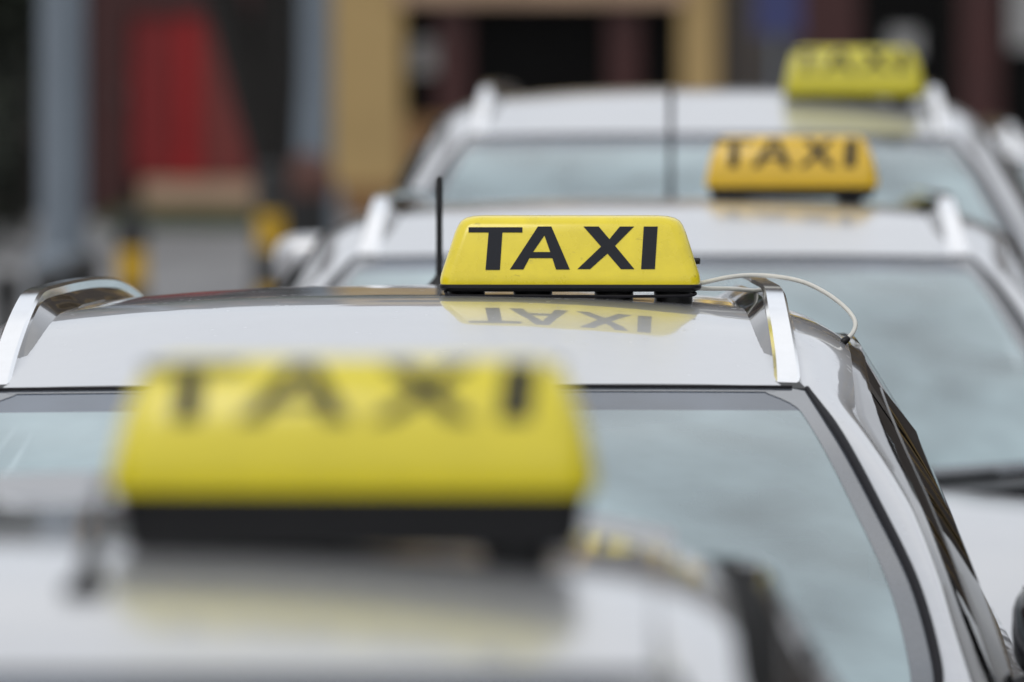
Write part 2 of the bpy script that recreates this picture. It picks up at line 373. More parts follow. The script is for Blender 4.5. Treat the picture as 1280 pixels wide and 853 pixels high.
def build_car(label, loc, yaw, ws=1.0, hs=1.0, paint='silver', rails=True, antenna='whip', edge_reflection=False, mirror=None, roll=0.0, rs=1.0, al=1.0, mx_=0.885, group='taxis queueing nose to tail', sharp_detail=True):
    car = thing('taxi_car', label, 'car', loc, yaw, group)
    car.rotation_euler.y = roll
    S = lambda p: Vector((p[0] * ws, p[1], p[2] * hs))
    P = M[paint]
    def part(name, mb, m, parent=car, smooth=True, sharp=40):
        mb.v = [S(v) for v in mb.v]; return mb.build(name, m, parent, smooth, sharp)
    # roof panel
    yf = lambda s: 0.10 * (s / SI) ** 2
    rf = part('roof_panel', MB().slab(lambda u, v: roof_pt((2*u-1) * SI, lerp(yf((2*u-1) * SI), 2.10, v)), 40, 46, (0, 0, -0.006)), P, sharp=60)
    # pressed ribs / ditch strip beside each rail
    for sg in ((-1, 1) if rails else ()):
        pts = [roof_pt(sg * (SI - 0.115), y) + Vector((0, 0, -0.0005)) for y in [0.75 + 0.05 * k for k in range(26)]]
        part('roof_seam', MB().tube(pts, [0.001] + [0.0026] * 24 + [0.001], 8), P, rf)
    # side frames: roof shoulder running on into the A pillar
    for sg in (-1, 1):
        def fr(u, v):
            t = lerp(-1, 1, v); a = inner(t); b = outer(t); p = a.lerp(b, u)
            k = lerp(0.006, 0.015, min(1, max(0, (t + 0.35) / 0.7)))
            out_ = Vector((0.5, -0.35 * max(0, min(1, t * 1.5 + 0.3)), 0.8)).normalized()
            p += out_ * k * 4 * u * (1 - u)
            return Vector((p.x * sg, p.y, p.z))
        part('side_frame', MB().slab(fr, 10, 80, (-0.008 * sg, 0, -0.008)), P, sharp=70)
        if edge_reflection:  # black strip added in place of dark surroundings mirrored in the roof shoulder
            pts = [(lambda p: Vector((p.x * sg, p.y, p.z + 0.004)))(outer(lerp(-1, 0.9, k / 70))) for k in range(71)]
            part('edge_reflection_strip', MB().sweep(pts, [[(-0.030*sg, 0, 0.006), (-0.024*sg, -0.004, 0.016), (0.004*sg, 0, 0.012), (0.016*sg, 0, -0.006), (0.010*sg, 0, -0.02), (-0.02*sg, 0, -0.012)]] * 71), M['edge_reflection'])
        # black door frame and the three side windows
        def dfr(u, v):
            t = v; a = outer(1 - 2 * v * 1.0) if False else None
            q = frame_top(v)
            # nearest strip between paint edge and glass edge
            if v < 0.46: o = spline(OU, 1 - v / 0.46)
            else: o = roof_pt(1.0, lerp(0.12, 2.08, (v - 0.46) / 0.54))
            p = o.lerp(q, u) + Vector((0.010, 0, -0.004)) * math.sin(math.pi * u)
            return Vector((p.x * sg, p.y, p.z))
        part('door_frame', MB().slab(dfr, 5, 70, (-0.01 * sg, 0, -0.006)), M['black_gloss'], sharp=60)
        for n, (a, b) in enumerate(((0.02, 0.50), (0.525, 0.75), (0.775, 0.985))):
            g = lambda u, v, a=a, b=b: (lambda p: Vector((p.x * sg, p.y, p.z)))(side(lerp(a, b, u), v))
            part('side_window', MB().slab(g, 24, 10, (-0.004 * sg, 0, 0)), M['side_glass'])
        for a, b in ((0.50, 0.525), (0.75, 0.775), (0.985, 1.0)):
            g = lambda u, v, a=a, b=b: (lambda p: Vector((p.x * sg, p.y, p.z)))(side(lerp(a, b, u), v) + Vector((0.001, 0, 0)))
            part('window_pillar', MB().slab(g, 2, 10, (-0.02 * sg, 0, 0)), M['black_gloss'])
        def lining(u, v):
            q = frame_top(v)
            o = spline(OU, 1 - v / 0.46) if v < 0.46 else roof_pt(1.0, lerp(0.12, 2.08, (v - 0.46) / 0.54))
            p = o + (q - o) * lerp(-0.9, 1.5, u) + Vector((-0.022, 0.012, -0.018)) * (1 - 0.3 * u)
            return Vector((p.x * sg, p.y, p.z))
        part('pillar_lining', MB().slab(lining, 4, 60, (-0.004 * sg, 0, -0.003)), M['interior'])
        # rain deflector over the front door glass
        g = lambda u, v: (lambda p: Vector((p.x * sg, p.y, p.z)))(side(lerp(0.06, 0.50, u), v * 0.17) + Vector((0.016 + 0.006 * v, 0, 0.004)))
        part('rain_deflector', MB().slab(g, 30, 4, (-0.003 * sg, 0, 0)), M['side_glass'])
        # belt moulding
        pts = [belt(t / 40) + Vector((0.006, 0, 0.0)) for t in range(1, 40)]
        part('belt_moulding', MB().sweep([(p.x * sg, p.y, p.z) for p in pts], [[(-0.012*sg,0,0.008),(0.006*sg,0,0.004),(0.008*sg,0,-0.010),(-0.012*sg,0,-0.012)]] * len(pts)), M['chrome'])
    # windscreen
    ws_o = part('windscreen', MB().grid(lambda u, v: wind((2*u-1) * 0.997, lerp(0.075, 1, v)), 40, 30), M['glass'])
    part('sun_band', MB().grid(lambda u, v: wind((2*u-1) * 0.997, lerp(0.0, 0.075, v)), 40, 4), M['shade_band'], ws_o)
    fm = MB()
    uin = lambda t: 0.952 - 0.06 * max(0, 1 - max(0, t - 0.012) / 0.07) ** 2 - 0.10 * max(0, (t - 0.82) / 0.18) ** 2
    for sg in (-1, 1):
        fm.grid(lambda u, v: wind_n(sg * lerp(uin(v), 0.999, u), v, 0.0008), 5, 60)
    fm.grid(lambda u, v: wind_n(lerp(-1, 1, u) * 0.92, lerp(0.0, 0.012, v), 0.0010), 40, 2)
    fm.grid(lambda u, v: wind_n(lerp(-1, 1, u) * 0.90, lerp(0.92, 1.0, v), 0.0010), 40, 3)
    part('frit_border', fm, M['frit'], ws_o)
    part('header_seal', MB().tube([wind(u / 30 - 1, 0) + Vector((0, 0.001, 0.0015)) for u in range(1, 60)], 0.0032, 8), M['rubber'], ws_o)
    for sg in (-1, 1):
        pts = [(lambda p: Vector((p.x * sg, p.y, p.z)))(glass_edge(t / 50) + Vector((0.002, -0.002, 0.001))) for t in range(0, 51)]
        part('side_seal', MB().tube(pts, [0.0035 + 0.003 * min(1, i / 6) for i in range(51)], 8), M['rubber'], ws_o)
    part('cowl', MB().slab(lambda u, v: wind((2*u-1), 1.0) + Vector((0, -0.06 * v, -0.010 - 0.012 * v)), 30, 3, (0, 0, -0.01)), M['cowl'])
    for x0, x1 in ((-0.55, 0.02), (0.0, 0.58)):
        arm = [wind_n(lerp(x0, x1, k / 10) / 0.70, 1.0, 0.004) for k in range(11)]
        wp = part('wiper', MB().tube(arm, 0.005, 6), M['cowl'])
        part('wiper_blade', MB().tube([wind_n(lerp(x0, x1, 0.15 + k / 12) / 0.70, 0.995, 0.003) for k in range(11)], 0.005, 6), M['rubber'], wp)
    # rails
    if rails:
        def rail_c(y):
            return table([(0.12, 0.520), (0.5, 0.500), (0.9, 0.482), (1.5, 0.465), (2.03, 0.446)], y)
        for sg in (-1, 1):
            pts = []; top = []; base = []
            for k in range(49):
                y = lerp(0.115, 2.03, (k / 48) ** 1.15)
                x = rail_c(y); z = roof_pt(x / W(y), y).z
                a = min(1, (y - 0.115) / 0.55); b = min(1, (2.03 - y) / 0.5)
                h = 0.003 + 0.033 * rs * math.sin(a * math.pi / 2) ** 0.9 * math.sin(b * math.pi / 2)
                wd = 0.0165 * rs * lerp(1.0, 0.85, a) * (0.5 + 0.5 * min(1, b * 3)); gp = h - min(h + 0.004, 0.017)
                pts.append((x * sg, y, z))
                o_ = 0.30 * h
                top.append([((q[0] + o_) * sg, 0, q[1]) for q in ((-wd, gp), (-wd*1.05, h - 0.004), (-wd*0.8, h), (wd*0.8, h - 0.001), (wd*1.05, h - 0.006), (wd, gp - 0.003))])
                base.append([(q[0] * sg, 0, q[1]) for q in ((-wd*1.3 - 0.35*h, -0.004), (-wd*1.2 - 0.3*h, 0.003), (-wd*1.02 + o_, gp + 0.002), (wd*0.9 + o_, gp), (wd*1.15, 0.001), (wd*1.3, -0.008))])
            r_ = part('roof_rail', MB().sweep(pts, top), M['chrome'], sharp=30)
            part('rail_base', MB().sweep(pts, base), M['black_gloss'], r_, sharp=30)
            p0 = Vector(pts[0])
            part('rail_end_cap', MB().sweep([p0 + Vector((0.006*sg, -0.022, -0.006)), p0 + Vector((0, 0.004, 0))], [[(-0.02*sg,0,-0.004),(-0.018*sg,0,0.002),(0.02*sg,0,0.001),(0.022*sg,0,-0.006)], [(-0.019*sg,0,-0.002),(-0.017*sg,0,0.004),(0.017*sg,0,0.003),(0.019*sg,0,-0.004)]]), M['black_trim'], r_)
    if antenna == 'raked':
        b = roof_pt(0.165, 0.21)
        an = part('antenna', MB().tube([b + Vector((0, 0, 0.004)), b + Vector((0, 0.05, 0.026)), b + Vector((-0.004, 0.24, 0.062))], [0.007, 0.0065, 0.004], 10), M['black_trim'])
        part('antenna_foot', MB().slab(lambda u, v: b + Vector((lerp(-0.016, 0.016, u), lerp(-0.03, 0.035, v), 0.012 * math.sin(math.pi * u) * v ** 0.5)), 8, 6, (0, 0, -0.01)), M['black_trim'], an)
    if antenna == 'whip':
        b = roof_pt(0.02, 1.95)
        an = part('antenna', MB().tube([b + Vector((0, y_ * al, z_ * al)) for y_, z_ in ((0, 0.008), (0.004, 0.05), (0.008, 0.10), (0.014, 0.165), (0.0142, 0.172))], [q_ * min(al, 0.95) for q_ in (0.0062, 0.0055, 0.0053, 0.0066, 0.0035)], 10), M['black_trim'])
        part('antenna_foot', MB().lathe([(0.022, -0.004), (0.020, 0.004), (0.012, 0.012), (0.006, 0.02)], b, 14), M['black_trim'], an)
    # hood
    def hood(u, v):
        s = 2 * u - 1; yb = -1.045 + 0.22 * s * s; yfr = -2.02 + 0.30 * abs(s) ** 2.5
        y = lerp(yb, yfr, v); z = lerp(0.960, 0.72, v ** 1.6) - 0.035 * s * s * (1 - 0.3 * v) + 0.010 * math.exp(-((abs(s) - 0.6) / 0.12) ** 2) * (1 - v)
        return Vector((s * lerp(0.735, 0.66, v), y, z))
    part('hood', MB().slab(hood, 30, 20, (0, 0.0, -0.012)), P)
    # body shell below the belt line
    ST = [(-2.17, .50), (-2.15, .64), (-2.05, .75), (-1.9, .82), (-1.6, .865), (-1.2, .885), (-.8, .89), (-.4, .89), (0, .89), (.5, .89), (1, .89), (1.5, .888), (1.9, .87), (2.2, .83), (2.38, .76), (2.42, .62)]
    TX = [(-2.17, .44), (-2.05, .655), (-1.8, .70), (-1.4, .72), (-1.0, .745), (-.85, .775), (-.4, .795), (.2, .805), (.9, .812), (1.6, .80), (2.3, .74), (2.42, .58)]
    TZ = [(-2.17, .62), (-2.05, .68), (-1.8, .765), (-1.4, .865), (-1.0, .925), (-.85, .945), (-.4, .962), (.2, .972), (.9, .98), (1.6, .99), (2.3, 1.0), (2.42, .97)]
    ys = [a for a, _ in ST]; fine = []
    for a, b in zip(ys, ys[1:]): fine += [lerp(a, b, k / 4) for k in range(4)]
    fine.append(ys[-1])
    def ring(y):
        m = table(ST, y); tx = table(TX, y); tz = table(TZ, y)
        half = [(tx, tz), (tx + (m-tx)*.45, tz - .02), (m - .012, tz - .085), (m, .66), (m - .004, .52), (m - .02, .34), (m - .06, .24), (m * .5, .20)]
        return [(x, y, z) for x, z in half] + [(-x, y, z) for x, z in reversed(half)]
    b = MB(); n = 16
    vs = [v for y in fine for v in ring(y)]; fs = []
    for i in range(len(fine) - 1):
        for k in range(n - 1): fs.append((i*n+k, i*n+k+1, (i+1)*n+k+1, (i+1)*n+k))
    fs += [tuple(range(n)), tuple((len(fine)-1)*n + k for k in reversed(range(n)))]
    b.add(vs, fs)
    body = part('body', b, P, sharp=35)
    # wheel arches cut, then wheels
    for wy in (-1.36, 1.28):
        for sg in (-1, 1):
            cut = MB().lathe([(0.365, 0.0), (0.365, 0.5 * sg)], (0.62 * sg * ws, wy, 0.32), 40, 'x').build('cutter', P)
            md = body.modifiers.new('arch', 'BOOLEAN'); md.object = cut; md.operation = 'DIFFERENCE'; md.solver = 'FLOAT' if 'FLOAT' in [e.identifier for e in md.bl_rna.properties['solver'].enum_items] else 'FAST'
            cut.parent = car; cut['tmp'] = 1
    bpy.context.view_layer.update()
    dg = bpy.context.evaluated_depsgraph_get()
    ev = body.evaluated_get(dg); me = bpy.data.meshes.new_from_object(ev)
    body.modifiers.clear()
    if len(me.polygons) > 100: body.data = me
    for o in [c for c in car.children if 'tmp' in c]: bpy.data.objects.remove(o)
    for wy in (-1.36, 1.28):
        for sg in (-1, 1):
            c = (0.0, wy, 0.32)
            wl = MB().lathe([(0.05, 0.86*sg), (0.06, 0.875*sg)], c, 24, 'x'); wl.v = [Vector((v.x * ws, v.y, v.z)) for v in wl.v]
            wl = wl.build('wheel', M['rim'], car, True, 40)
            ty = MB().lathe([(0.21, 0.68*sg), (0.30, 0.675*sg), (0.32, 0.70*sg), (0.322, 0.78*sg), (0.32, 0.85*sg), (0.30, 0.875*sg), (0.21, 0.865*sg)], c, 36, 'x'); ty.v = [Vector((v.x * ws, v.y, v.z)) for v in ty.v]
            ty.build('tyre', M['rubber'], wl, True, 40)
            rm = MB().lathe([(0.215, 0.70*sg), (0.215, 0.868*sg), (0.195, 0.862*sg), (0.19, 0.80*sg), (0.04, 0.79*sg)], c, 36, 'x')
            for k in range(5):
                a = 2 * math.pi * k / 5
                rm.tube([(0.865*sg, wy + 0.04*math.cos(a), 0.32 + 0.04*math.sin(a)), (0.855*sg, wy + 0.20*math.cos(a), 0.32 + 0.20*math.sin(a))], [0.03, 0.02], 8)
            rm.v = [Vector((v.x * ws, v.y, v.z)) for v in rm.v]
            rm.build('rim', M['rim'], wl, True, 40)
    # face of the car
    for sg in (-1, 1):
        def hl(u, v):
            x = lerp(0.42, 0.80, u); y = lerp(-2.17, -1.86, u ** 1.6) - 0.012; z = lerp(0.60, 0.70 + 0.05 * u, v)
            return Vector((x * sg, y + 0.05 * v, z))
        part('headlight', MB().slab(hl, 10, 5, (0, 0.05, 0)), M['headlight'])
        part('taillight', MB().slab(lambda u, v: Vector((lerp(0.50, 0.80, u) * sg, lerp(2.44, 2.24, u ** 2) + 0.012, lerp(0.72, 0.92, v))), 8, 4, (0, -0.04, 0)), M['taillight'])
        # door mirror
        c = Vector((mx_ * sg, -0.62, 1.09))
        mm = MB()
        def mir(u, v):
            a = 2 * math.pi * u; ph = lerp(-0.5, 0.5, v) * math.pi
            cx = math.copysign(abs(math.cos(a)) ** 0.6, math.cos(a)); sx = math.copysign(abs(math.sin(a)) ** 0.6, math.sin(a))
            k = math.cos(ph) ** 0.5 if v not in (0, 1) else 0.02
            return c + Vector((0.098 * cx * k, 0.055 * math.sin(ph), 0.068 * sx * k))
        mr_ = part('door_mirror', mm.grid(mir, 28, 12), M[mirror] if mirror else P)
        part('mirror_glass', MB().box((c.x - 0.082, c.y + 0.048, c.z - 0.052), (c.x + 0.082, c.y + 0.0575, c.z + 0.052)), M['chrome'], mr_, False)
        part('mirror_arm', MB().tube([(0.765 * sg, -0.64, 1.0), (0.82 * sg, -0.63, 1.02), (0.85 * sg, -0.62, 1.05)], [0.03, 0.022, 0.024], 10), M['black_trim'], mr_)
        for y in (0.38, 1.30):
            part('door_handle', MB().sweep([(0.888 * sg, y, 0.80), (0.915 * sg, y + 0.03, 0.803), (0.915 * sg, y + 0.15, 0.805), (0.888 * sg, y + 0.18, 0.805)], [[(0,0,-.012),(0.012*sg,0,-.01),(0.012*sg,0,.01),(0,0,.012)]] * 4), P)
    gr = part('grille', MB().box((-0.40, -2.19, 0.52), (0.40, -2.14, 0.66)), M['black_trim'], car, False)
    for k in range(4): part('grille_bar', MB().box((-0.38, -2.198, 0.535 + k * 0.032), (0.38, -2.185, 0.545 + k * 0.032)), M['chrome'], gr, False)
    part('front_bumper', MB().slab(lambda u, v: Vector((lerp(-0.76, 0.76, u), -2.20 + 0.30 * abs(2*u-1) ** 3, lerp(0.24, 0.50, v) )), 24, 4, (0, 0.06, 0)), P)
    part('rear_bumper', MB().slab(lambda u, v: Vector((lerp(-0.78, 0.78, u), 2.47 - 0.25 * abs(2*u-1) ** 3, lerp(0.24, 0.58, v) )), 24, 4, (0, -0.06, 0)), P)
    # tailgate
    def tg(u, v, z0, z1):
        s = 2 * u - 1; z = lerp(z0, z1, v); k = (1.40 - z) / 0.42
        return Vector((s * lerp(0.545, 0.74, k), lerp(2.09, 2.40, k) - 0.06 * s * s, z - 0.03 * s * s * (1 - k)))
    part('rear_window', MB().slab(lambda u, v: tg(u, v, 1.365, 1.03), 20, 8, (0, -0.005, 0)), M['side_glass'])
    part('tailgate', MB().slab(lambda u, v: tg(u, v, 1.03, 0.93), 20, 4, (0, -0.02, 0)), P)
    part('roof_spoiler', MB().slab(lambda u, v: Vector(((2*u-1) * 0.545, lerp(2.06, 2.20, v) - 0.05 * (2*u-1) ** 2, lerp(1.422, 1.402, v) - 0.052 * (2*u-1) ** 2)), 20, 3, (0, 0, -0.03)), P)
    # cabin
    part('dashboard', MB().slab(lambda u, v: Vector((lerp(-0.68, 0.68, u), lerp(-0.72, -0.22, v) - 0.2 * (1 - (2*u-1)**2) * (1 - v), 0.93 - 0.05 * v ** 3 + 0.012 * math.sin(3.1 * v))), 20, 8, (0, 0, -0.14)), M['interior'])
    part('cabin_floor', MB().box((-0.80, -0.75, 0.32), (0.80, 2.2, 0.36)), M['interior'], car, False)
    for sx in (-0.36, 0.36):
        st = part('seat', MB().slab(lambda u, v: Vector((sx + lerp(-0.25, 0.25, u), 0.42 + 0.24 * v - 0.03 * math.cos((u-.5)*3), lerp(0.50, 1.12, v))), 10, 10, (0, 0.11, 0)), M['seat'])
        part('seat_cushion', MB().slab(lambda u, v: Vector((sx + lerp(-0.26, 0.26, u), lerp(-0.05, 0.48, v), 0.56 - 0.04 * v)), 6, 6, (0, 0, -0.18)), M['seat'], st)
        part('headrest', MB().slab(lambda u, v: Vector((sx + lerp(-0.13, 0.13, u) * (1 - 0.2 * v * v), 0.66 + 0.03 * v, lerp(1.13, 1.30, v))), 8, 6, (0, 0.08, 0)), M['seat'], st)
    part('rear_bench', MB().slab(lambda u, v: Vector((lerp(-0.66, 0.66, u), 1.32 + 0.22 * v, lerp(0.5, 1.08, v))), 10, 6, (0, 0.14, 0)), M['seat'])
    sw = [Vector((0.36 + 0.185 * math.cos(a), -0.05 + 0.08 * math.sin(a), 0.92 + 0.165 * math.sin(a))) for a in [2 * math.pi * k / 32 for k in range(32)]]
    st = part('steering_wheel', MB().tube(sw, 0.014, 8, True), M['interior'])
    part('wheel_hub', MB().sweep([(0.36, -0.07, 0.92), (0.36, -0.02, 0.91)], [[(-.17,0,-.02),(-.06,0,-.07),(.06,0,-.07),(.17,0,-.02),(.17,0,.02),(-.17,0,.02)]] * 2), M['interior'], st)
    rv = wind_n(0, 0.17, -0.07)
    part('rear_view_mirror', MB().slab(lambda u, v: rv + Vector((lerp(-0.11, 0.11, u), 0.012 * (2*u-1)**2, lerp(-0.03, 0.03, v) * (1 - 0.25 * (2*u-1)**4))), 10, 4, (0, -0.02, 0)), M['interior'])
    return car

YAW = -0.0198
def car_loc(px, Yh): return ((px - 640) / F * Yh, Yh, 0)
cars = {}
cars[1] = build_car('silver taxi with polished roof rails and a white cable looping off its roof', car_loc(491, 11.05), YAW, mirror='black_gloss', roll=-0.004)
set_roof(0.42, 0.34, 0.34, 0.070)
cars[0] = build_car('pale silver taxi with a smooth roof, black strips for edge reflections and no roof rails', car_loc(-92, 6.09), YAW, 0.985, 0.996, rails=False, edge_reflection=True, antenna='raked')
set_roof(0.62, 0.28, 0.20, 0.036)
cars[2] = build_car('silver taxi with roof rails carrying the amber taxi sign', car_loc(829, 16.9), YAW, 1.135, 0.996, antenna='whip', al=1.45, rs=1.1)
cars[3] = build_car('taller silver taxi carrying the greenish yellow sign, with long grey pillars', car_loc(888, 21.3), YAW, 1.125, 1.122, antenna=None, mx_=0.852)
cars[4] = build_car('pale taxi without a visible sign, parked behind the tall taxi', car_loc(1045, 27.2), YAW, 1.12, 1.0, paint='white_paint', antenna=None)

# ------------------------------------------------------------------ taxi signs
LET = {  # outlines in photo pixels of the sharp sign
 'T': [[(593.5,280.3),(660.8,280.3),(660.8,286.8),(635.8,286.8),(633.0,334.2),(615.0,334.2),(618.6,286.8),(593.5,286.8)]],
 'A': [[(645.5,333.6),(680.2,279.3),(697.0,279.3),(720.3,333.6),(703.0,333.6),(698.4,319.2),(669.8,319.2),(662.3,333.6)], [(674.2,311.6),(695.8,311.6),(688.4,290.6)]],
 'X': [[(729.8,333.1),(759.2,304.6),(737.2,279.3),(756.2,279.3),(769.6,295.2),(782.5,279.3),(800.2,279.3),(776.6,303.6),(800.8,333.1),(784.0,333.1),(767.2,313.4),(745.6,333.1)]],
 'I': [[(812.4,279.3),(829.8,279.3),(826.4,333.1),(809.2,333.1)]],
}
def letter_mesh(loops, place, thick):
    """polygon (with an optional hole) filled, subdivided, mapped by place(a, b, h)"""
    bm = bmesh.new(); es = []
    for lp in loops:
        vsx = [bm.verts.new((a, b, 0)) for a, b in lp]
        es += [bm.edges.new((vsx[i], vsx[(i + 1) % len(vsx)])) for i in range(len(vsx))]
    bmesh.ops.triangle_fill(bm, use_beauty=True, use_dissolve=False, edges=es)
    zs = [v.co.y for v in bm.verts]; z0, z1 = min(zs), max(zs)
    for k in range(1, 8):
        geom = bm.verts[:] + bm.edges[:] + bm.faces[:]
        bmesh.ops.bisect_plane(bm, geom=geom, plane_co=(0, lerp(z0, z1, k / 8), 0), plane_no=(0, 1, 0))
    ret = bmesh.ops.extrude_face_region(bm, geom=bm.faces[:])
    for v in [g for g in ret['geom'] if isinstance(g, bmesh.types.BMVert)]: v.co.z = 1
    me = bpy.data.meshes.new('letter')
    for v in bm.verts: v.co = place(v.co.x, v.co.y, v.co.z * thick)
    bmesh.ops.recalc_face_normals(bm, faces=bm.faces); bm.to_mesh(me); bm.free()
    return me

def rrect(hw, hd, r, n=6):
    pts = []
    for cx, cy, a0 in ((hw - r, hd - r, 0), (-hw + r, hd - r, 90), (-hw + r, -hd + r, 180), (hw - r, -hd + r, 270)):
        for k in range(n + 1):
            a = R(a0 + 90 * k / n); pts.append((cx + r * math.cos(a), cy + r * math.sin(a)))
    return pts

def build_sign(label, car_i, x, y, kind, m, scale=1.0, tilt=0.0, roll=0.0, let_m='ink'):
    """kind: profile dict; stands on the car's roof at local (x, y)"""
    ca = cars[car_i]
    sign = thing('taxi_sign', label, 'taxi sign', (0, 0, 0), 0, 'illuminated signs on the taxi roofs')
    ws, hs = kind['ws'], kind['hs']
    set_roof(*((0.42, 0.34, 0.34, 0.070) if car_i == 0 else (0.62, 0.28, 0.20, 0.036)))
    zl = roof_pt(x / ws / W(y), y).z * hs
    sign.location = Matrix.Translation(ca.location) @ ca.rotation_euler.to_matrix().to_4x4() @ Vector((x, y, zl + kind.get('lift', 0)))
    sign.rotation_euler = (tilt, roll, ca.rotation_euler.z + kind.get('yaw', 0))
    prof = kind['prof']            # (z, half width, half depth, corner radius)
    b = MB(); n = None
    vs = []; fs = []
    for z, hw, hd, r in prof:
        q = rrect(hw * scale, hd * scale, r * scale); n = len(q); vs += [(a, d, z * scale) for a, d in q]
    for i in range(len(prof) - 1):
        for k in range(n): fs.append((i*n+k, i*n+(k+1)%n, (i+1)*n+(k+1)%n, (i+1)*n+k))
    fs += [tuple(reversed(range(n))), tuple((len(prof)-1)*n + k for k in range(n))]
    b.add(vs, fs); hsg = b.build('housing', m, sign, True, 50)
    # base tray
    z0, hw, hd, r = prof[0]
    bt = MB(); vs = []; fs = []
    bz = kind['base']
    for z, d in bz:
        q = rrect((hw + d) * scale, (hd + d) * scale, max(r + d, .004) * scale); vs += [(a, e, z * scale) for a, e in q]
    for i in range(len(bz) - 1):
        for k in range(n): fs.append((i*n+k, i*n+(k+1)%n, (i+1)*n+(k+1)%n, (i+1)*n+k))
    fs += [tuple(reversed(range(n))), tuple((len(bz)-1)*n + k for k in range(n))]
    bt.add(vs, fs); bt.build('base_tray', M['black_trim'], sign, True, 40)
    foot_h = bz[0][0] * scale
    for mx_ in kind['feet']:
        MB().lathe([(0.026, -0.012 - kind.get('lift', 0)), (0.027, foot_h * 0.4), (0.024, foot_h + 0.003)], (mx_ * scale, 0, 0), 20).build('magnet_foot', M['black_trim'], sign, True, 40)
    # face: half depth as a function of height
    pz = [(p[0] * scale, p[2] * scale) for p in prof]
    def hd_at(z):
        for (a, da), (b_, db) in zip(pz, pz[1:]):
            if z <= b_: return lerp(da, db, (z - a) / (b_ - a) if b_ > a else 0)
        return pz[-1][1]
    la, lb = kind['letters']
    for ch, (cx, sc) in zip('TAXI', kind['pos']):
        ox = [p[0] for p in LET[ch][0]]; mid = (min(ox) + max(ox)) / 2
        for face in (-1, 1):
            def place(a, b_, h):
                z = lerp(la, lb, (334.0 - b_) / 54.7) * scale
                xx = (cx + (a - mid) / 908.0 * sc) * scale
                return Vector((xx * (-face), face * (hd_at(z) + 0.0002 + h), z)) if face > 0 else Vector((xx, -(hd_at(z) + 0.0002 + h), z))
            o = bpy.data.objects.new('letter', letter_mesh(LET[ch], place, 0.0007)); o.data.materials.append(M[let_m])
            C.objects.link(o); o.parent = hsg
    return sign

KA = dict(ws=1.0, hs=1.0, lift=0.0035,
  prof=[(0.0135, 0.1785, 0.056, 0.016), (0.020, 0.179, 0.0565, 0.017), (0.028, 0.1775, 0.0555, 0.018), (0.085, 0.1590, 0.0375, 0.019), (0.094, 0.1550, 0.0345, 0.019),
        (0.100, 0.1510, 0.0310, 0.019), (0.1045, 0.1440, 0.0255, 0.018), (0.107, 0.134, 0.018, 0.014), (0.1078, 0.120, 0.009, 0.008)],
  base=[(0.004, -0.008), (0.006, -0.001), (0.0095, 0.0022), (0.0130, 0.0020), (0.0142, 0.0006)],
  feet=(-0.145, -0.052, 0.060, 0.142), letters=(0.0345, 0.0935),
  pos=[((627.2 - 720.5) / 908, 1), ((682.9 - 720.5) / 908, 1), ((765.3 - 720.5) / 908, 1), ((819.5 - 720.5) / 908, 1)])
def KB(base_h, h, lw, **kw):
    z = base_h
    d = dict(lift=0.0, prof=[(z, 0.178, 0.056, 0.02), (z + 0.006, 0.180, 0.0575, 0.022), (z + 0.3*h, 0.1755, 0.055, 0.024), (z + 0.55*h, 0.1695, 0.049, 0.025), (z + 0.80*h, 0.160, 0.036, 0.024),
        (z + 0.92*h, 0.153, 0.027, 0.02), (z + 0.975*h, 0.145, 0.019, 0.016), (z + h, 0.130, 0.008, 0.007)],
        base=[(0.004, -0.016), (base_h * 0.3, -0.010), (base_h * 0.8, -0.006), (base_h + 0.001, -0.003)], feet=(-0.12, 0.12),
        letters=(z + lw[0] * h, z + lw[1] * h), pos=[(-0.118, 1.0), (-0.042, 1.02), (0.052, 1.0), (0.122, 1.25)])
    d.update(kw); return d
s1x = 0.229
build_sign('sharp lemon yellow sign reading TAXI on a thin black tray, a cable at its side', 1, s1x, 0.655, KA, M['yellow'])
build_sign('large blurred yellow sign with a thick black base on the smooth railless roof', 0, 0.293, 0.36, KB(0.047, 0.097, (0.54, 0.97), ws=0.985, hs=0.996), M['yellow0'], 1.03)
build_sign('amber orange yellow sign on a thick black base', 2, 0.265, 0.70, KB(0.028, 0.106, (0.38, 0.95), ws=1.135, hs=0.996), M['amber'])
build_sign('greenish yellow sign on the tallest taxi roof', 3, 0.368, 0.40, KB(0.014, 0.122, (0.48, 0.94), ws=1.125, hs=1.122), M['lime'])

# cable of the sharp sign, its plug and the lead under the tray: parts of that sign
sg1 = [o for o in C.objects if o.name == 'taxi_sign'][0]
bpy.context.view_layer.update()
inv = sg1.matrix_world.inverted()
def loc1(px, py, Y): return inv @ at(px, py, Y)
cab = [loc1(*p) for p in ((866,355,11.70),(876,354,11.70),(890,351,11.70),(912,346.5,11.70),(940,344,11.72),(972,346,11.72),(1005,353,11.70),(1035,368,11.68),(1058,386,11.66),(1069,402,11.64),(1067,415,11.62),(1058,425,11.60),(1049,431,11.60))]
cp = [spline(cab, k / 60) for k in range(61)]
cb = MB().tube(cp, 0.0031, 10).build('cable', M['cable'], sg1, True, 60)
MB().tube([spline(cab, t) for t in (0.90, 0.92, 0.945, 0.97)], [0.0045, 0.0052, 0.0052, 0.004], 10).build('cable_clip', M['black_trim'], cb, True, 60)
c2 = [loc1(*p) for p in ((862,361,11.70),(872,360.5,11.70),(890,361,11.72),(910,361,11.74),(926,362,11.76),(945,364,11.80))]
MB().tube([spline(c2, k / 30) for k in range(31)], 0.0031, 10).build('cable', M['cable'], sg1, True, 60)
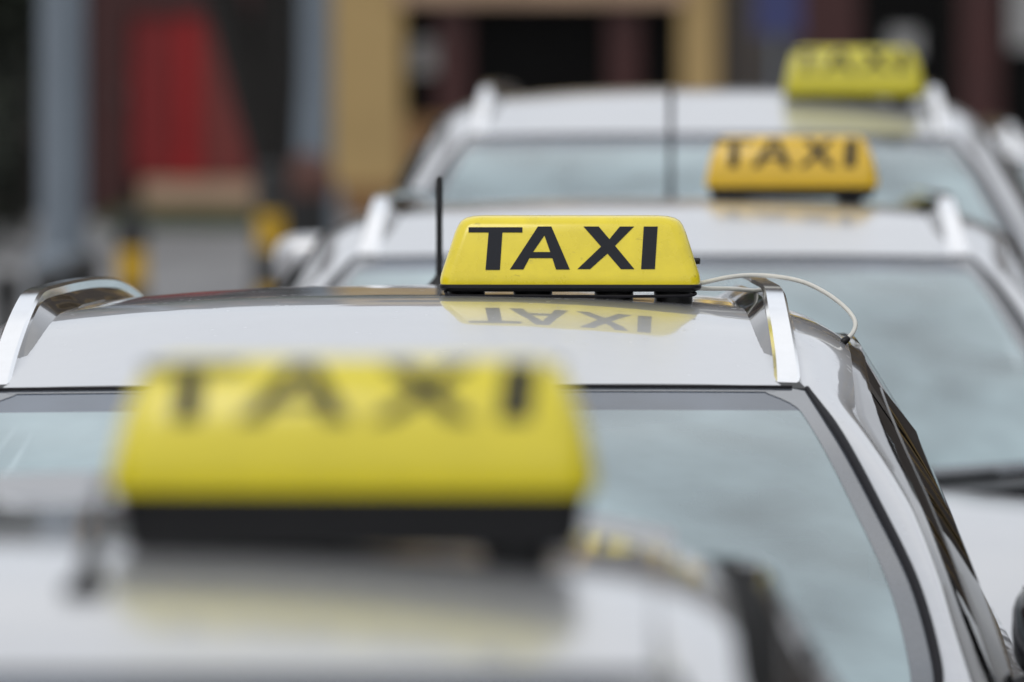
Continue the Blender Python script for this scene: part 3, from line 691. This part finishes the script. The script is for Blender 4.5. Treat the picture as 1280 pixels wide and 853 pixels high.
c3 = [(-0.172, -0.045, 0.004), (-0.16, -0.062, -0.001), (-0.08, -0.068, -0.001), (0.0, -0.066, -0.0015), (0.08, -0.069, -0.0015), (0.155, -0.064, -0.001), (0.172, -0.05, 0.001), (0.168, -0.03, 0.004)]
MB().tube([spline(c3, k / 60) for k in range(61)], 0.0022, 8).build('lead', M['rubber'], sg1, True, 60)
k1 = inv @ at(882, 330, 11.70)
MB().lathe([(0.004, -0.012), (0.006, -0.004), (0.0065, 0.004), (0.0045, 0.005), (0.0045, 0.012), (0.003, 0.013)], (0.166, 0, 0.045), 12, 'x').build('plug', M['black_trim'], sg1, True, 40)

# ------------------------------------------------------------------ far street: buildings
YF = 68.0
def fx(px): return (px - 640) / F * YF
def fz(py): return CZ - py / F * YF
def pbox(name, par, x0, x1, z0, z1, y0, y1, m): return MB().box((x0, y0, z0), (x1, y1, z1)).build(name, m, par)

def upper_windows(par, x0, x1, y, rows, wd=1.1, ht=1.7, step=2.3, m_frame='grey_wall'):
    proto = None; n = max(1, int((x1 - x0) / step)); off = (x1 - x0 - n * step) / 2
    for r in rows:
        for k in range(n):
            cx = x0 + off + step * (k + 0.5)
            if proto is None:
                b = MB()
                for a in ((-wd/2-.1, -wd/2), (wd/2, wd/2+.1), (-.03, .03)): b.box((a[0], -0.08, 0), (a[1], 0.02, ht))
                b.box((-wd/2-.14, -0.14, -0.1), (wd/2+.14, 0.02, 0)); b.box((-wd/2-.1, -0.1, ht), (wd/2+.1, 0.02, ht+.12))
                f = b.build('window', M[m_frame], par); p = MB().box((-wd/2, -0.03, 0), (wd/2, 0.01, ht)).build('pane', M['pane'], f)
                proto = (f, p)
            else:
                f = proto[0].copy(); C.objects.link(f); f.parent = par
                p = proto[1].copy(); C.objects.link(p); p.parent = f
            f.location = (cx, y, r)

g0 = -0.02
# ochre building with a low dark shop window
bo = thing('ochre_building', 'ochre rendered building with a low dark red-framed shop window', 'building', (0, 0, 0), 0, None)
XA, XB = fx(404), fx(897)
wl = MB()
w0, w1, zs, zt = fx(503), fx(850), fz(148), fz(4)
wl.box((XA, YF, g0), (w0, YF + 9, 16)); wl.box((w1, YF, g0), (XB, YF + 9, 16)); wl.box((w0, YF, zt), (w1, YF + 9, 16))
wl.box((w0, YF + 0.6, g0), (w1, YF + 9, zt))
wl.build('wall', M['ochre'], bo)
pbox('apron_wall', bo, w0, w1, g0, zs, YF + 0.002, YF + 0.6, M['orange_wall'])
pbox('plinth', bo, XA - 0.02, XB + 0.02, g0, fz(232), YF - 0.06, YF - 0.001, M['orange_wall'])
sw_ = pbox('shop_window', bo, w0, w1, zs, zt, YF + 0.25, YF + 0.3, M['pane'])
for a, b in ((545, 586), (760, 800)): pbox('mullion', sw_, fx(a), fx(b), zs, zt, YF + 0.08, YF + 0.25, M['maroon'])
pbox('lintel', bo, w0 - 0.05, w1 + 0.05, zt, zt + 0.22, YF - 0.05, YF - 0.001, M['plinth'])
pbox('notice', sw_, fx(512), fx(548), fz(92), fz(50), YF + 0.22, YF + 0.246, M['paper'])
upper_windows(bo, XA, XB, YF, (4.2, 8.0, 11.8), m_frame='maroon', wd=0.9, step=1.55)
MB().add([(XA-.2, YF-.4, 15.9),(XB+.2, YF-.4, 15.9),(XB+.2, YF+9, 19),(XA-.2, YF+9, 19),(XA-.2, YF-.4, 16.1),(XB+.2, YF-.4, 16.1),(XB+.2, YF+9, 19.2),(XA-.2, YF+9, 19.2)],
         [(0,3,2,1),(4,5,6,7),(0,1,5,4),(1,2,6,5),(2,3,7,6),(3,0,4,7)]).build('roof', M['roof_tile'], bo)

# red shopfront building to the left
br = thing('red_shop_building', 'dark brown building with a shopfront of tall red panels', 'building', (0, 0, 0), 0, None)
XL = fx(404) - 14
pbox('wall', br, XL, fx(404) - 0.01, g0, 15, YF + 0.1, YF + 9, M['brownwall'])
for a, b, m in ((164, 219, 'darkred'), (219, 252, 'red'), (252, 312, 'brickred')):
    pbox('panel', br, fx(a) + 0.006, fx(b) - 0.006, fz(222), fz(20), YF + (0.03 if m == 'red' else 0.05), YF + 0.1, M[m])
pbox('fascia', br, fx(160), fx(316), fz(18), fz(-120), YF + 0.0, YF + 0.1, M['maroon'])
pbox('plinth', br, fx(178), fx(330), g0, fz(225), YF - 0.08, YF + 0.099, M['plinth'])
dr = pbox('door', br, fx(112), fx(160), g0 + .14, fz(-60), YF + 0.03, YF + 0.1, M['maroon'])
pbox('door_handle', dr, fx(150), fx(153), fz(130), fz(110), YF - 0.02, YF + 0.029, M['chrome'])
upper_windows(br, XL, fx(404), YF + 0.1, (4.0, 7.6, 11.2), m_frame='plinth')
# grey building to the right
bgy = thing('grey_building', 'grey brown building with dark windows and maroon piers', 'building', (0, 0, 0), 0, None)
XR0, XR1 = fx(897) + 0.01, fx(897) + 16
wl = MB(); wl.box((XR0, YF + 0.2, g0), (XR1, YF + 9, 15)); wl.build('wall', M['grey_wall'], bgy)
for a, b in ((1003, 1072), (1200, 1250)): pbox('pier', bgy, fx(a), fx(b), g0, 3.2, YF + 0.0, YF + 0.2, M['maroon'])
for a, b in ((1080, 1192), (1252, 1340)):
    o = pbox('shop_window', bgy, fx(a), fx(b), 0.5, 3.0, YF + 0.1, YF + 0.2, M['pane'])
    if a < 1100: pbox('notice', o, fx(1112), fx(1148), fz(72), fz(38), YF + 0.08, YF + 0.099, M['paper'])
    else: pbox('notice', o, fx(1264), fx(1300), fz(60), fz(-30), YF + 0.08, YF + 0.099, M['paper'])
pbox('stall_riser', bgy, fx(1072), fx(1340), g0, 0.5, YF + 0.06, YF + 0.199, M['brownwall'])
upper_windows(bgy, XR0, XR1, YF + 0.2, (4.0, 7.6, 11.2), m_frame='ochre')

# buildings lining both sides of the street (they colour the flanks of the cars)
def row_house(label, x, y0, y1, face, m, h, m_frame):
    b = thing('terraced_building', label, 'building', (x, (y0 + y1) / 2, 0), R(90) if face > 0 else R(-90))
    L = (y1 - y0) / 2
    MB().box((-L, 0.0, g0), (L, 8, h)).build('wall', M[m], b)
    MB().box((-L, -0.12, g0), (L, -0.001, 0.7)).build('plinth', M['brownwall'], b)
    MB().box((-L - .1, -0.35, h), (L + .1, 8.2, h + 0.35)).build('cornice', M['roof_tile'], b)
    upper_windows(b, -L, L, 0.0, [1.2 + 3.5 * k for k in range(int(h / 3.6))], m_frame=m_frame)
    return b
row_house('brown terraced building along the right pavement, beside the taxi row', 19, -20, 20, -1, 'brownwall', 9, 'plinth')
row_house('grey terraced building along the right pavement, next to the square', 19.4, 20.05, 52, -1, 'grey_wall', 9, 'maroon')
row_house('dull red terraced building along the left pavement', -24, -20, 20, 1, 'brickred', 9, 'plinth')

# grass strip at the foot of the red shop
gb = MB()
for k in range(9000):
    x = random.uniform(fx(150), fx(345)); y = random.uniform(64.6, YF - 0.1); a = random.uniform(0, 6.28); h = random.uniform(.05, .13)
    dx, dy = math.cos(a) * 0.012, math.sin(a) * 0.012; lx, ly = random.uniform(-.04, .04), random.uniform(-.04, .04)
    gb.add([(x-dx, y-dy, .12), (x+dx, y+dy, .12), (x+lx, y+ly, .12+h)], [(0, 1, 2)])
go = gb.build('grass', M['grass']); go['kind'] = 'stuff'; go['label'] = 'short green grass strip at the foot of the red shopfront'

# ------------------------------------------------------------------ poles, bollards, bin, sign
def pole(px, Y, r, h, label, arm):
    x = (px - 640) / F * Y
    p = thing('lamp_post', label, 'lamp post', (x, Y, 0.12))
    MB().lathe([(r * 1.5, -0.02), (r * 1.5, 0.5), (r * 1.15, 0.58)], (0, 0, 0), 24).build('base', M['zinc'], p, True, 40)
    MB().lathe([(r * 1.02, 0.56), (r * 0.98, 2.5), (r * 0.7, h)], (0, 0, 0), 24).build('shaft', M['zinc'], p, True, 40)
    a = MB().tube([(0, 0, h - 0.05), (0.2 * arm, 0, h + 0.3), (0.8 * arm, 0, h + 0.5), (1.6 * arm, 0, h + 0.55)], [r * .6, r * .5, r * .45, r * .4], 12).build('arm', M['zinc'], p, True, 60)
    MB().lathe([(0.05, -0.1), (0.16, -0.06), (0.18, 0.03), (0.06, 0.1)], (1.7 * arm, 0, h + 0.54), 16).build('lamp_head', M['zinc'], p, True, 40)
pole(79, 40.0, 0.108, 7.5, 'thick grey blue lamp post beside the dark evergreen', -1)
pole(390, 55.0, 0.130, 8.0, 'grey blue lamp post behind the litter bin', 1)

def bollard(px, Y, h, label, first):
    x = (px - 640) / F * Y
    b = thing('bollard', label, 'bollard', (x, Y, 0.12), 0, 'black and yellow bollards on the pavement')
    r = 0.072; z = 0.0; k = 0; bands = []
    top = h
    for zz in first:
        bands.append((top, zz)); top = zz
    bands.append((top, -0.01))
    for i, (a, c) in enumerate(bands):
        pr = [(r, c), (r, a)] if i else [(r, c), (r, a - 0.03), (r * .7, a - 0.008), (r * .2, a)]
        MB().lathe(pr, (0, 0, 0), 20).build('band', M['bollard_yellow'] if i % 2 else M['bollard_black'], b, True, 40)
bollard(165, 40.0, 0.75, 'striped bollard in front of the maroon door', (0.58, 0.40, 0.22))
bollard(338, 45.0, 0.88, 'striped bollard in front of the dark forked tree trunk', (0.62, 0.43, 0.22))
bx_ = (383 - 640) / F * 50
lb_ = thing('litter_bin', 'black litter bin with a brown hood in front of the lamp post', 'bin', (bx_, 50, 0.12))
MB().lathe([(0.11, -0.01), (0.13, 0.02), (0.15, 0.60), (0.145, 0.62)], (0, 0, 0), 24).build('body', M['bin'], lb_, True, 40)
MB().lathe([(0.165, 0.60), (0.168, 0.68), (0.15, 0.78), (0.08, 0.84), (0.02, 0.85)], (0, 0, 0), 24).build('hood', M['bin_lid'], lb_, True, 40)
for px, Y, h, lab_ in ((104, 38.5, 0.60, 'short dark round-headed bollard between the thick lamp post and the striped bollard'), (62, 38.5, 0.54, 'short dark round-headed bollard right in front of the thick lamp post'), (8, 39.0, 0.5, 'short dark round-headed bollard in front of the dark evergreen')):
    x = (px - 640) / F * Y
    b = thing('cast_bollard', lab_, 'bollard', (x, Y, 0.12), 0, 'short dark bollards')
    MB().lathe([(0.09, -0.01), (0.09, 0.05), (0.06, 0.08), (0.055, h - 0.16), (0.075, h - 0.15)], (0, 0, 0), 20).build('shaft', M['bollard_black'], b, True, 40)
    MB().lathe([(0.04, h - 0.16), (0.08, h - 0.11), (0.09, h - 0.06), (0.07, h - 0.015), (0.02, h)], (0, 0, 0), 20).build('head', M['bollard_black'], b, True, 60)
# blue street sign
sx_ = (972 - 640) / F * 62
ss = thing('street_sign', 'blue street sign plate on a thin grey post', 'sign', (sx_, 62, 0.12))
MB().tube([(0, 0, -0.02), (0, 0, 2.4)], 0.03, 12).build('post', M['zinc'], ss, True, 40)
MB().box((-0.17, -0.045, 1.50), (0.17, -0.03, 2.1)).build('plate', M['blue'], ss)

# ------------------------------------------------------------------ trees
def leaves(c, rad, n, size):
    b = MB()
    clumps = [Vector(c) + Vector((random.gauss(0, .45) * rad[0], random.gauss(0, .45) * rad[1], random.gauss(0, .45) * rad[2])) for _ in range(max(6, n // 120))]
    for k in range(n):
        q = random.choice(clumps) + Vector((random.gauss(0, .16) * rad[0], random.gauss(0, .16) * rad[1], random.gauss(0, .16) * rad[2]))
        d = Vector((random.gauss(0, 1), random.gauss(0, 1), random.gauss(0, 1))).normalized(); e = d.orthogonal().normalized()
        s = size * random.uniform(.6, 1.3)
        b.add([q - d*s, q + e*s*.45, q + d*s, q - e*s*.45], [(0, 1, 2, 3)])
    return b
tx_ = (340 - 640) / F * 48
tr = thing('forked_tree', 'dark forked tree with a leaning limb in front of the red shop', 'tree', (tx_, 48, 0.12))
tb = MB()
tb.tube([(0.0, 0, -0.05), (0.0, 0, 0.3), (0.0, 0, 0.8), (0.01, 0, 1.0)], [0.13, 0.10, 0.105, 0.13], 14)
tb.tube([(0.02, 0, 0.85), (0.03, 0, 1.3), (0.04, 0.02, 2.2), (0.0, 0.05, 3.6), (0.1, 0.1, 5.0)], [0.12, 0.135, 0.13, 0.09, 0.03], 12)
tb.tube([(-0.02, 0, 0.85), (-0.10, 0, 1.2), (-0.24, 0, 1.65), (-0.36, 0, 2.1), (-0.8, -0.1, 3.4), (-1.1, -0.1, 4.6)], [0.11, 0.13, 0.12, 0.10, 0.07, 0.02], 12)
tb.build('trunk', M['bark'], tr, True, 60)
leaves((-0.3, 0, 4.9), (1.9, 1.9, 1.5), 3500, 0.12).build('crown', M['leaf'], tr)
ex_ = (-40 - 640) / F * 58
ev_ = thing('evergreen_tree', 'dark dense evergreen at the end of the red shop, behind the thick lamp post', 'tree', (ex_, 58, 0.12))
MB().tube([(0, 0, -0.05), (0, 0, 1.5), (0, 0, 4.5)], [0.14, 0.11, 0.04], 12).build('trunk', M['bark'], ev_, True, 60)
leaves((-0.1, 0, 2.0), (0.75, 0.75, 2.0), 9000, 0.10).build('crown', M['leaf_dark'], ev_)
